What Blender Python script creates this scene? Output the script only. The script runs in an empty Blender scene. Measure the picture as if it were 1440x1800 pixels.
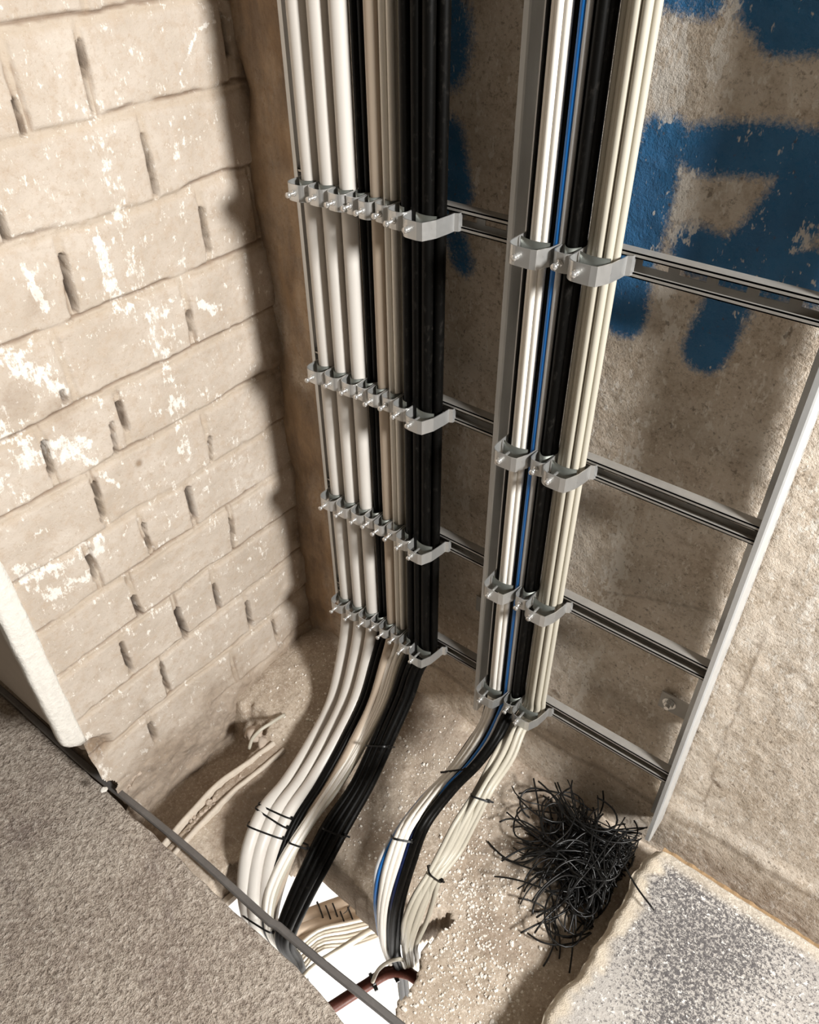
import bpy, bmesh, math, random
import numpy as np
from mathutils import Vector, Matrix, noise as mnoise

random.seed(7)
rng = np.random.default_rng(11)
C = bpy.context.scene.collection
sc = bpy.context.scene

# ------------------------------------------------------------------ camera
H = 1.634                      # camera height over the shaft floor
CAM = np.array([0.0, -0.895, H])
F = 1377.4                     # focal length in px of the 1440x1800 frame
M = np.array([[0.78761783, 0.39018961, -0.47687547],
              [0.61610473, -0.50945549, 0.60072461],
              [-0.00855032, -0.76694665, -0.6416539]])   # camera (right, down, forward) -> world
cam_d = bpy.data.cameras.new('camera')
cam = bpy.data.objects.new('camera', cam_d)
C.objects.link(cam)
cam_d.sensor_fit = 'VERTICAL'
cam_d.sensor_height = 36.0
cam_d.lens = F / 1800 * 36.0
cam_d.clip_start = 0.02
r_, d_, f_ = M[:, 0], M[:, 1], M[:, 2]
cam.matrix_world = Matrix(((r_[0], -d_[0], -f_[0], CAM[0]),
                           (r_[1], -d_[1], -f_[1], CAM[1]),
                           (r_[2], -d_[2], -f_[2], CAM[2]), (0, 0, 0, 1)))
sc.camera = cam

# ------------------------------------------------------------------ light
sc.view_settings.view_transform = 'Standard'
sc.view_settings.look = 'None'
sc.view_settings.gamma = 1.0
sc.view_settings.exposure = 0.0
sc.view_settings.use_curve_mapping = False
w = bpy.data.worlds.new('world')
sc.world = w
w.use_nodes = True
w.node_tree.nodes['Background'].inputs[0].default_value = (1.0, 0.82, 0.62, 1)
w.node_tree.nodes['Background'].inputs[1].default_value = 0.11


def area(name, loc, target, size, power, color):
    d = bpy.data.lights.new(name, 'AREA')
    d.shape = 'DISK'
    d.size = size
    d.energy = power
    d.color = color
    o = bpy.data.objects.new(name, d)
    C.objects.link(o)
    o.location = loc
    o.rotation_euler = (Vector(target) - Vector(loc)).to_track_quat('-Z', 'Y').to_euler()
    return o


area('work_light', (1.88, -0.56, 2.28), (-0.9, 0.0, 0.70), 0.46, 162, (1.0, 0.985, 0.955))
area('room_light_below', (0.35, -0.5, -0.22), (-0.75, -0.3, -1.3), 0.7, 90, (1.0, 0.98, 0.95))


# ------------------------------------------------------------------ un-projection onto real planes
def ray(p):
    return M @ np.array([p[0] - 720.0, p[1] - 900.0, F])


def uX(px, py, x):
    r = ray((px, py)); return CAM + r * ((x - CAM[0]) / r[0])


def uY(px, py, y):
    r = ray((px, py)); return CAM + r * ((y - CAM[1]) / r[1])


def uZ(px, py, z):
    r = ray((px, py)); return CAM + r * ((z - CAM[2]) / r[2])


# ------------------------------------------------------------------ helpers
def tag(o, label=None, cat=None, group=None, kind=None):
    if label: o['label'] = label
    if cat: o['category'] = cat
    if group: o['group'] = group
    if kind: o['kind'] = kind
    return o


def empty(name, loc, label, cat, group=None):
    o = bpy.data.objects.new(name, None)
    o.empty_display_size = 0.02
    C.objects.link(o)
    o.location = loc
    return tag(o, label, cat, group)


def obj(name, me, mat, parent=None, smooth=True):
    """link a mesh given in world coordinates; under a parent it is shifted to the parent's frame"""
    o = bpy.data.objects.new(name, me)
    C.objects.link(o)
    if mat: me.materials.append(mat)
    if smooth:
        me.polygons.foreach_set('use_smooth', [True] * len(me.polygons))
    if parent is not None:
        o.parent = parent
        p = parent
        off = Vector((0, 0, 0))
        while p is not None:
            off += p.location
            p = p.parent
        me.transform(Matrix.Translation(-off))
    return o


def mesh(name, v, f):
    me = bpy.data.meshes.new(name)
    me.from_pydata([tuple(map(float, q)) for q in v], [], [tuple(map(int, q)) for q in f])
    me.update()
    return me


class MB:
    def __init__(s): s.v = []; s.f = []

    def add(s, v, f):
        n = len(s.v); s.v += [tuple(q) for q in v]; s.f += [tuple(i + n for i in q) for q in f]

    def box(s, a, b):
        (x0, y0, z0), (x1, y1, z1) = a, b
        s.add([(x0, y0, z0), (x1, y0, z0), (x1, y1, z0), (x0, y1, z0), (x0, y0, z1), (x1, y0, z1), (x1, y1, z1), (x0, y1, z1)],
              [(0, 3, 2, 1), (4, 5, 6, 7), (0, 1, 5, 4), (1, 2, 6, 5), (2, 3, 7, 6), (3, 0, 4, 7)])

    def obox(s, c, ax, ay, az):
        c, ax, ay, az = map(np.array, (c, ax, ay, az))
        v = [c + i * ax + j * ay + k * az for k in (-1, 1) for j in (-1, 1) for i in (-1, 1)]
        s.add(v, [(0, 2, 3, 1), (4, 5, 7, 6), (0, 1, 5, 4), (1, 3, 7, 5), (3, 2, 6, 7), (2, 0, 4, 6)])

    def tube(s, pts, r, seg=10, cap=True):
        v, f = tube_arr(pts, r, seg, cap); s.add(v, f)

    def mesh(s, name): return mesh(name, s.v, s.f)


def frames(pts):
    P = np.array(pts, float)
    T = np.gradient(P, axis=0)
    T /= np.linalg.norm(T, axis=1)[:, None] + 1e-12
    a = np.array([1.0, 0, 0]) if abs(T[0][0]) < .9 else np.array([0, 1.0, 0])
    N = [None] * len(P)
    n = a - T[0] * (a @ T[0]); N[0] = n / np.linalg.norm(n)
    for i in range(1, len(P)):
        n = N[i - 1] - T[i] * (N[i - 1] @ T[i]); N[i] = n / (np.linalg.norm(n) + 1e-12)
    N = np.array(N)
    return P, T, N, np.cross(T, N)


def tube_arr(pts, r, seg=10, cap=True):
    P, T, N, B = frames(pts)
    n = len(P)
    R = np.full(n, r) if np.isscalar(r) else np.array(r)
    th = np.linspace(0, 2 * np.pi, seg, endpoint=False)
    v = (P[:, None] + R[:, None, None] * (np.cos(th)[None, :, None] * N[:, None] + np.sin(th)[None, :, None] * B[:, None])).reshape(-1, 3)
    f = []
    for i in range(n - 1):
        for k in range(seg):
            k2 = (k + 1) % seg
            f.append((i * seg + k, i * seg + k2, (i + 1) * seg + k2, (i + 1) * seg + k))
    if cap:
        f.append(tuple(range(seg))[::-1]); f.append(tuple((n - 1) * seg + k for k in range(seg)))
    return v, f


def spline(ctrl, step=0.012):
    P = np.array(ctrl, float)
    P = np.vstack([2 * P[0] - P[1], P, 2 * P[-1] - P[-2]])
    out = []
    for i in range(1, len(P) - 2):
        p0, p1, p2, p3 = P[i - 1:i + 3]
        n = max(2, int(np.linalg.norm(p2 - p1) / step))
        # centripetal-ish: cardinal tangents scaled by chord length
        d01 = np.linalg.norm(p1 - p0) + 1e-9; d12 = np.linalg.norm(p2 - p1) + 1e-9; d23 = np.linalg.norm(p3 - p2) + 1e-9
        m1 = ((p1 - p0) / d01 * d12 + (p2 - p1) / d12 * d01) / (d01 + d12) * d12
        m2 = ((p2 - p1) / d12 * d23 + (p3 - p2) / d23 * d12) / (d12 + d23) * d12
        for t in np.linspace(0, 1, n, endpoint=False):
            t2, t3 = t * t, t * t * t
            out.append((2 * t3 - 3 * t2 + 1) * p1 + (t3 - 2 * t2 + t) * m1 + (-2 * t3 + 3 * t2) * p2 + (t3 - t2) * m2)
    out.append(P[-2])
    return np.array(out)


def vnoise(x, y, seed=0):
    xi = np.floor(x); yi = np.floor(y)
    fx = x - xi; fy = y - yi
    fx = fx * fx * (3 - 2 * fx); fy = fy * fy * (3 - 2 * fy)

    def h(a, b):
        s = np.sin(a * 127.1 + b * 311.7 + seed * 74.7) * 43758.5453
        return s - np.floor(s)
    return (h(xi, yi) * (1 - fx) + h(xi + 1, yi) * fx) * (1 - fy) + (h(xi, yi + 1) * (1 - fx) + h(xi + 1, yi + 1) * fx) * fy


def fbm(x, y, seed=0, oct=4):
    s = 0; a = 0.5
    for i in range(oct):
        s = s + a * vnoise(x * 2 ** i, y * 2 ** i, seed + i * 13); a *= .5
    return s / (1 - .5 ** oct)


def sstep(a, b, x):
    t = np.clip((x - a) / (b - a), 0, 1); return t * t * (3 - 2 * t)


def segdist(x, y, a, b):
    a = np.array(a); b = np.array(b); d = b - a
    t = np.clip(((x - a[0]) * d[0] + (y - a[1]) * d[1]) / (d @ d + 1e-12), 0, 1)
    return np.hypot(x - a[0] - t * d[0], y - a[1] - t * d[1])


def attr(me, name, arr):
    a = me.attributes.new(name, 'FLOAT', 'POINT')
    a.data.foreach_set('value', np.asarray(arr, np.float32).ravel())


def grid_faces(nu, nv):
    i = np.arange((nu - 1) * (nv - 1)); a = i // (nu - 1) * nu + i % (nu - 1)
    return np.stack([a, a + 1, a + 1 + nu, a + nu], 1)


# ------------------------------------------------------------------ materials
class NT:
    def __init__(s, name):
        s.m = bpy.data.materials.new(name); s.m.use_nodes = True
        s.t = s.m.node_tree; s.n = s.t.nodes
        s.b = s.n['Principled BSDF']; s.geo = None

    def new(s, typ, **kw):
        n = s.n.new(typ)
        for k, v in kw.items(): setattr(n, k, v)
        return n

    def link(s, a, b): s.t.links.new(a, b)

    def pos(s):
        tc = s.new('ShaderNodeTexCoord'); return tc.outputs['Object']

    def noise(s, scale, detail=4, rough=.6, vec=None, stretch=None, out=0):
        n = s.new('ShaderNodeTexNoise'); n.inputs['Scale'].default_value = scale
        n.inputs['Detail'].default_value = detail; n.inputs['Roughness'].default_value = rough
        v = vec or s.pos()
        if stretch:
            mp = s.new('ShaderNodeMapping'); mp.inputs['Scale'].default_value = stretch
            s.link(v, mp.inputs['Vector']); v = mp.outputs[0]
        s.link(v, n.inputs['Vector'])
        return n.outputs[out]

    def ramp(s, sock, stops):
        r = s.new('ShaderNodeValToRGB'); e = r.color_ramp.elements
        while len(e) < len(stops): e.new(.5)
        for k, (p, c) in enumerate(stops):
            e[k].position = p
            e[k].color = (c, c, c, 1) if np.isscalar(c) else (*c, 1)
        s.link(sock, r.inputs[0]); return r.outputs[0]

    def mix(s, fac, a, b, mode='MIX'):
        n = s.new('ShaderNodeMix', data_type='RGBA', blend_type=mode)
        for sock, val in ((n.inputs[0], fac), (n.inputs[6], a), (n.inputs[7], b)):
            if hasattr(val, 'node'): s.link(val, sock)
            elif sock is n.inputs[0]: sock.default_value = val
            else: sock.default_value = (*val, 1)
        return n.outputs[2]

    def math(s, op, a, b=None, clamp=False):
        n = s.new('ShaderNodeMath', operation=op, use_clamp=clamp)
        for i, val in enumerate((a, b)):
            if val is None: continue
            if hasattr(val, 'node'): s.link(val, n.inputs[i])
            else: n.inputs[i].default_value = val
        return n.outputs[0]

    def attr(s, name):
        n = s.new('ShaderNodeAttribute', attribute_name=name); return n.outputs['Fac']

    def bump(s, h, strength, dist=.01):
        b = s.new('ShaderNodeBump'); b.inputs['Strength'].default_value = strength; b.inputs['Distance'].default_value = dist
        s.link(h, b.inputs['Height']); s.link(b.outputs[0], s.b.inputs['Normal'])

    def color(s, c):
        if hasattr(c, 'node'): s.link(c, s.b.inputs['Base Color'])
        else: s.b.inputs['Base Color'].default_value = (*c, 1)

    def set(s, rough=.6, metal=0.0, spec=.5):
        s.b.inputs['Roughness'].default_value = rough; s.b.inputs['Metallic'].default_value = metal
        s.b.inputs['Specular IOR Level'].default_value = spec
        return s.m


def m_concrete():
    t = NT('painted_concrete')
    big = t.noise(5, 5, .6); mid = t.noise(30, 6, .72); fine = t.noise(140, 3, .8)
    c = t.ramp(big, [(.3, (.60, .50, .395)), (.5, (.73, .635, .53)), (.72, (.81, .73, .635))])
    c = t.mix(t.math('MULTIPLY', t.ramp(mid, [(.46, 0), (.62, 1)]), .5), c, (.44, .345, .25))
    c = t.mix(t.math('MULTIPLY', t.ramp(fine, [(.52, 0), (.66, 1)]), .65), c, (.76, .69, .60))
    c = t.mix(t.math('MULTIPLY', t.ramp(fine, [(.33, 1), (.45, 0)]), .55), c, (.20, .15, .10))
    # blue spray paint
    pn = t.math('ADD', t.attr('paint'), t.math('MULTIPLY', t.math('SUBTRACT', t.noise(230, 3, .75), .5), 1.0))
    pm = t.ramp(pn, [(.30, 0), (.78, 1)])
    blue = t.mix(t.noise(22, 5), (.003, .10, .26), (.010, .19, .44))
    c = t.mix(t.math('MULTIPLY', pm, .94), c, blue)
    # pale lime specks and runs
    sp = t.math('MULTIPLY', t.math('ADD', t.noise(55, 4, .75, stretch=(1, 1, .45)), t.noise(150, 2, .7, stretch=(1, 1, .5))), .5)
    pale = t.math('SUBTRACT', t.math('ADD', t.math('MULTIPLY', t.attr('pale'), .15), sp), t.math('MULTIPLY', t.attr('paint'), .045))
    c = t.mix(t.math('MULTIPLY', t.ramp(pale, [(.553, 0), (.605, 1)]), .8), c, (.86, .80, .72))
    c = t.mix(t.math('MULTIPLY', t.ramp(t.noise(110, 2, .5, stretch=(1, 1, .8)), [(.25, 1), (.33, 0)]), .6), c, (.12, .085, .055))
    c = t.mix(t.math('MULTIPLY', t.attr('dirt_dark'), .75), c, (.17, .115, .07))
    t.color(c)
    c2 = t.mix(t.ramp(t.noise(24, 5, .7, stretch=(1, 1, .3)), [(.40, 0), (.62, 1)]), (.40, .26, .145), (.20, .13, .08))
    c = t.mix(t.attr('rust'), c, c2)
    t.color(c)
    t.bump(t.math('ADD', fine, t.math('MULTIPLY', mid, .7)), .5, .004)
    return t.set(.62, 0, .3)


def m_brick():
    t = NT('sand_lime_brick')
    big = t.noise(7, 4); mid = t.noise(46, 5, .72); fine = t.noise(150, 3, .8)
    c = t.ramp(big, [(.3, (.45, .38, .31)), (.55, (.535, .465, .395)), (.75, (.60, .535, .465))])
    c = t.mix(t.math('MULTIPLY', t.ramp(mid, [(.48, 0), (.62, 1)]), .5), c, (.45, .355, .27))
    c = t.mix(t.math('MULTIPLY', t.attr('joint'), .45), c, (.46, .375, .285))
    sp = t.math('MULTIPLY', t.math('ADD', t.noise(125, 3, .75, stretch=(1, 1, .4)), t.noise(40, 4, .7, stretch=(1, .7, 1))), .5)
    pale = t.math('ADD', t.math('MULTIPLY', t.attr('pale'), .125), sp)
    c = t.mix(t.math('MULTIPLY', t.ramp(pale, [(.575, 0), (.635, 1)]), .8), c, (.86, .82, .76))
    c = t.mix(t.math('MULTIPLY', t.ramp(fine, [(.32, 1), (.44, 0)]), .4), c, (.36, .27, .19))
    c = t.mix(t.math('MULTIPLY', t.attr('dirt_dark'), .8), c, t.mix(t.ramp(mid, [(.40, 0), (.62, 1)]), (.24, .16, .095), (.10, .065, .04)))
    c = t.mix(t.math('MULTIPLY', t.attr('crack'), .7), c, (.17, .11, .07))
    c = t.mix(t.math('MULTIPLY', t.attr('slit'), .95), c, (.035, .02, .013))
    t.color(c)
    t.bump(t.math('ADD', t.math('MULTIPLY', fine, .5), mid), .45, .0045)
    return t.set(.8, 0, .25)


def m_floor():
    t = NT('dusty_cement')
    big = t.noise(6, 5); mid = t.noise(34, 5, .72); fine = t.noise(140, 3, .8)
    c = t.ramp(big, [(.3, (.36, .285, .215)), (.55, (.50, .42, .335)), (.75, (.58, .50, .415))])
    c = t.mix(t.math('MULTIPLY', t.ramp(mid, [(.45, 0), (.72, 1)]), .5), c, (.30, .225, .165))
    c = t.mix(t.math('MULTIPLY', t.ramp(fine, [(.53, 0), (.66, 1)]), .6), c, (.74, .67, .59))
    c = t.mix(t.math('MULTIPLY', t.ramp(fine, [(.32, 1), (.44, 0)]), .5), c, (.20, .145, .10))
    c = t.mix(t.math('MULTIPLY', t.attr('dirt_dark'), .7), c, (.20, .14, .10))
    t.color(c)
    t.bump(t.math('ADD', t.math('MULTIPLY', fine, .5), mid), .6, .006)
    return t.set(.75, 0, .3)


def m_landing():
    t = NT('coarse_landing')
    big = t.noise(5, 4); mid = t.noise(60, 5, .6); fine = t.noise(105, 3, .8)
    c = t.ramp(big, [(.3, (.38, .315, .265)), (.5, (.48, .41, .345)), (.75, (.55, .48, .41))])
    c = t.mix(t.math('MULTIPLY', t.ramp(t.noise(9, 4, .6, stretch=(1, 1.4, 1)), [(.55, 0), (.72, 1)]), .45), c, (.17, .125, .125))
    c = t.mix(t.ramp(fine, [(.34, .75), (.50, 0)]), c, (.19, .15, .12))
    c = t.mix(t.ramp(fine, [(.52, 0), (.68, .7)]), c, (.76, .69, .61))
    t.color(c)
    t.bump(t.math('ADD', fine, t.math('MULTIPLY', mid, .6)), 1.0, .010)
    return t.set(.85, 0, .2)


def m_slab():
    t = NT('speckled_slab')
    fine = t.noise(150, 3, .9); mid = t.noise(100, 3, .7); big = t.noise(6, 4)
    c = t.ramp(big, [(.35, (.40, .375, .35)), (.65, (.52, .49, .455))])
    dk = t.math('ADD', t.math('MULTIPLY', t.attr('dark'), .11), fine)
    c = t.mix(t.ramp(dk, [(.50, 0), (.62, .9)]), c, (.07, .065, .07))
    c = t.mix(t.ramp(mid, [(.60, 0), (.66, .9)]), c, (.86, .83, .78))
    c = t.mix(t.math('MULTIPLY', t.attr('rim'), .92), c, t.mix(t.noise(30, 5), (.56, .46, .335), (.78, .71, .60)))
    t.color(c)
    t.bump(t.math('ADD', fine, mid), .6, .004)
    return t.set(.8, 0, .25)


def m_metal(name, col, rough=.38, var=.25, metal=.75):
    t = NT(name)
    n = t.noise(35, 4, .6, stretch=(1, 1, .25)); s = t.noise(160, 3)
    c = t.mix(n, tuple(x * (1 - var) for x in col), tuple(min(1, x * (1 + var)) for x in col))
    t.color(c)
    rr = t.math('ADD', t.math('MULTIPLY', s, .25), rough - .12)
    t.link(rr, t.b.inputs['Roughness'])
    m = t.set(rough, metal, .5)
    return m


def m_cable(name, col, rough=.42, dust=.25, dustcol=(.55, .48, .40)):
    t = NT(name)
    n = t.noise(14, 4, .6, stretch=(1, 1, .3)); s = t.noise(120, 4, .7, stretch=(1, 1, .5))
    c = t.mix(n, tuple(x * .9 for x in col), tuple(min(1, x * 1.06) for x in col))
    c = t.mix(t.math('MULTIPLY', t.ramp(s, [(.56, 0), (.78, 1)]), dust), c, dustcol)
    t.color(c)
    return t.set(rough, 0, .45 if max(col) > .1 else .11)


def m_plain(name, col, rough=.6, metal=0.0, nscale=60, var=.2, bump=.2):
    t = NT(name)
    n = t.noise(nscale, 4, .65)
    c = t.mix(n, tuple(x * (1 - var) for x in col), tuple(min(1, x * (1 + var)) for x in col))
    t.color(c)
    if bump: t.bump(n, bump, .004)
    return t.set(rough, metal, .4)


CONC, BRICK, FLOOR, LAND, SLAB = m_concrete(), m_brick(), m_floor(), m_landing(), m_slab()
GALV = m_metal('galvanised_steel', (.62, .63, .63), .38, .18, .4)
GALV_D = m_metal('dull_galvanised_steel', (.43, .41, .38), .5, .22, .5)
CLAMP = m_metal('clamp_steel', (.58, .58, .57), .32, .22, .75)
TROUGH = m_metal('dark_trough_steel', (.15, .16, .145), .5, .25, .6)
BOLT = m_metal('bolt_steel', (.72, .71, .69), .22, .1)
EDGE = m_metal('weathered_edge_steel', (.23, .22, .215), .55)
WHITE_C = m_cable('white_cable', (.63, .595, .55), .42, .10)
THIN_W = m_cable('thin_white_cable', (.84, .80, .73), .4, .08)
BEIGE_C = m_cable('beige_cable', (.50, .41, .32), .45, .12)
GREYB_C = m_cable('grey_beige_cable', (.50, .465, .385), .42, .10)
BLACK_C = m_cable('black_cable', (.0025, .0023, .002), .45, .07, (.25, .22, .19))
NAVY_C = m_cable('navy_cable', (.008, .014, .05), .34, .12, (.25, .24, .24))
BLUE_C = m_cable('blue_cable', (.012, .16, .52), .38, .06)
GREY_C = m_cable('pale_grey_cable', (.62, .62, .62), .4, .06)
RED_C = m_cable('red_brown_cable', (.055, .018, .012), .4, .2, (.3, .2, .15))
TIE = m_plain('black_nylon', (.006, .006, .006), .38, bump=0)
CRUMB = m_plain('plaster_crumb', (.78, .73, .66), .8)
PLASTER = m_plain('white_plaster', (.74, .71, .655), .75, nscale=70, var=.2, bump=.8)
RENDER = m_plain('grey_render', (.58, .52, .46), .8, nscale=20, var=.08)
RUBBLE = m_plain('rubble', (.46, .38, .31), .85, nscale=50, var=.35, bump=.6)
PALEWOOD = m_plain('pale_timber', (.55, .48, .40), .75, nscale=60, var=.25)
FOAM = m_plain('brown_foam_strip', (.36, .24, .13), .8, nscale=120, var=.35, bump=.4)
WHITEROOM = m_plain('white_floor_below', (.92, .92, .92), .6, bump=0, var=.02)

# ------------------------------------------------------------------ the setting
WY = 0.075          # back wall plane
BX = -1.105         # brick wall plane


def wall_back():
    st = 0.005
    xs = np.arange(-1.16, 1.2, st); zs = np.arange(-0.12, 2.3, st)
    X, Z = np.meshgrid(xs, zs)
    rel = (fbm(X * 5, Z * 5, 3, 3) - .5) * .006 + (fbm(X * 60, Z * 60, 9, 3) - .5) * .003
    y = WY - rel
    # lumpy cement on the strip in the corner, left of the ladder
    cor = sstep(-.93, -1.0, X)
    y -= cor * (fbm(X * 18, Z * 9, 21, 5) - .35) * .030
    # cement skirting band along the foot
    k = sstep(.205 + (vnoise(X * 8, X * 0, 4) - .5) * .02, .165, Z)
    y -= k * (.004 + .006 * fbm(X * 12, Z * 12, 31, 4))
    # graffiti strokes (pigment), laid out on the wall plane
    paint = np.zeros_like(X)
    wob = (fbm(X * 16, Z * 16, 40, 3) - .5) * .016

    def stroke(pts, wpx, soft=.024, amp=1.0):
        nonlocal paint
        P = [uY(px, py, WY)[[0, 2]] for px, py in pts]
        for a, b in zip(P[:-1], P[1:]):
            d = segdist(X, Z, a, b) + wob
            paint = np.maximum(paint, amp * sstep(wpx + soft, wpx - soft * .6, d))
    stroke([(1168, 250), (1140, 330), (1110, 460), (1098, 555)], .028)
    stroke([(1232, 262), (1330, 262), (1450, 275)], .024)
    stroke([(1440, 300), (1400, 370), (1345, 440), (1290, 470)], .034)
    stroke([(1222, 440), (1290, 470), (1440, 478)], .026)
    stroke([(1300, 500), (1440, 515)], .022, .03, .8)
    stroke([(1278, 545), (1258, 580), (1238, 615)], .028)
    stroke([(1435, 290), (1450, 330)], .032)
    stroke([(1385, 25), (1440, 20), (1500, 10)], .034)
    stroke([(1350, 0), (1440, 0)], .030)
    stroke([(1190, -25), (1245, -18)], .024, .02, .8)
    stroke([(760, -20), (795, 50), (790, 100)], .034, .03, .85)
    stroke([(785, 245), (800, 330), (790, 345)], .030, .025, .9)
    stroke([(795, 395), (812, 460)], .020, .02, .8)
    pale = np.zeros_like(X)

    def run(pts, wpx, amp):
        nonlocal pale
        P = [uY(px, py, WY)[[0, 2]] for px, py in pts]
        for a, b in zip(P[:-1], P[1:]):
            d = segdist(X, Z, a, b) + (fbm(X * 30, Z * 14, 50, 3) - .5) * .03
            pale = np.maximum(pale, amp * sstep(wpx, wpx * .2, d))
    run([(1195, 50), (1180, 130), (1165, 200)], .022, .8)
    run([(1290, 20), (1265, 110)], .022, .7)
    run([(1205, 310), (1195, 420)], .026, .9)
    run([(1170, 510), (1175, 590)], .020, .8)
    run([(1105, 880), (1080, 1000), (1070, 1060)], .030, .75)
    run([(1060, 1120), (1030, 1200), (1015, 1240)], .016, .7)
    run([(1130, 760), (1100, 880)], .015, .5)
    run([(820, 760), (815, 880)], .03, .5)
    run([(1390, 430), (1430, 410)], .02, .7)
    run([(1440, 880), (1400, 1250), (1440, 1300)], .03, .35)
    dirt_dark = cor * sstep(.42, .66, fbm(X * 14, Z * 6, 61, 4))
    dirt_dark = np.maximum(dirt_dark, .8 * sstep(-1.055, -1.10, X + (fbm(X * 20, Z * 9, 63, 3) - .5) * .06))  # darker towards the corner with the brick wall
    dirt_dark = np.maximum(dirt_dark, .55 * sstep(.012, .003, np.abs(Z - .15 - (X + .1) * -.02 + (vnoise(X * 12, Z * 0, 5) - .5) * .02)))
    for pts, wd, am in (([(1345, 1110), (1300, 1230), (1262, 1330), (1238, 1415)], .0022, .7), ([(1254, 1372), (1263, 1384)], .004, 1.1), ([(975, 1214), (981, 1224)], .005, .9),
                        ([(1388, 1178), (1392, 1181)], .006, .7), ([(1060, 1040), (1130, 1050), (1250, 1075)], .0018, .5)):
        P = [uY(px, py, WY)[[0, 2]] for px, py in pts]
        for a, b in zip(P[:-1], P[1:]):
            dirt_dark = np.maximum(dirt_dark, am * sstep(wd * 1.6, wd * .5, segdist(X + (vnoise(X * 50, Z * 50, 67) - .5) * .008, Z, a, b)))
    rust = .75 * sstep(-.925, -.965, X + (fbm(X * 20, Z * 8, 64, 4) - .5) * .05) * sstep(.25, .6, fbm(X * 10, Z * 5, 66, 3) + .12)
    v = np.stack([X, y, Z], -1).reshape(-1, 3)
    f = grid_faces(len(xs), len(zs))
    me = mesh('wall_back', v, f)
    for n_, a_ in (('rust', rust), ('paint', paint), ('pale', pale), ('dirt_dark', dirt_dark)): attr(me, n_, a_)
    o = obj('wall_back', me, CONC)
    tag(o, kind='structure')


wall_back()

COURSES = [1.854, 1.728, 1.602, 1.476, 1.352, 1.222, 1.086, .951, .825, .698, .576, .452, .315, .187, .06]
PERP = [[-.42, -.17, .04], [-.3, -.06], [-.45, -.19, .03], [-.318, -.211, .05], [-.392, -.137], [-.323, -.056, .062], [-.37, -.126], [-.447, -.30, -.13 + .25],
        [-.388, -.136], [-.44, -.32, -.207], [-.385, -.126], [-.442, -.302, -.2], [-.375, -.124], [-.44, -.2, -.058]]
SLITS = [(28, 180, 43, 237, 5), (145, 75, 165, 195, 3), (393, 27, 404, 93, 6), (254, 242, 277, 340, 5), (0, 377, 14, 422, 5), (355, 370, 370, 440, 5),
         (113, 455, 136, 545, 6), (334, 550, 338, 590, 2), (210, 710, 226, 755, 5), (197, 745, 206, 798, 4), (371, 770, 374, 812, 3),
         (81, 780, 93, 836, 7), (168, 855, 182, 912, 7), (333, 862, 345, 910, 8), (405, 916, 412, 942, 3), (255, 925, 265, 970, 4),
         (407, 920, 411, 970, 4), (158, 980, 170, 1020, 5), (236, 1052, 248, 1082, 8), (312, 1074, 330, 1121, 10), (436, 1060, 444, 1101, 6),
         (378, 1030, 388, 1068, 5), (214, 1132, 232, 1180, 6), (284, 1168, 298, 1216, 5), (266, 1276, 273, 1300, 8), (481, 1093, 487, 1120, 3), (110, 690, 115, 706, 5)]


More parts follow.
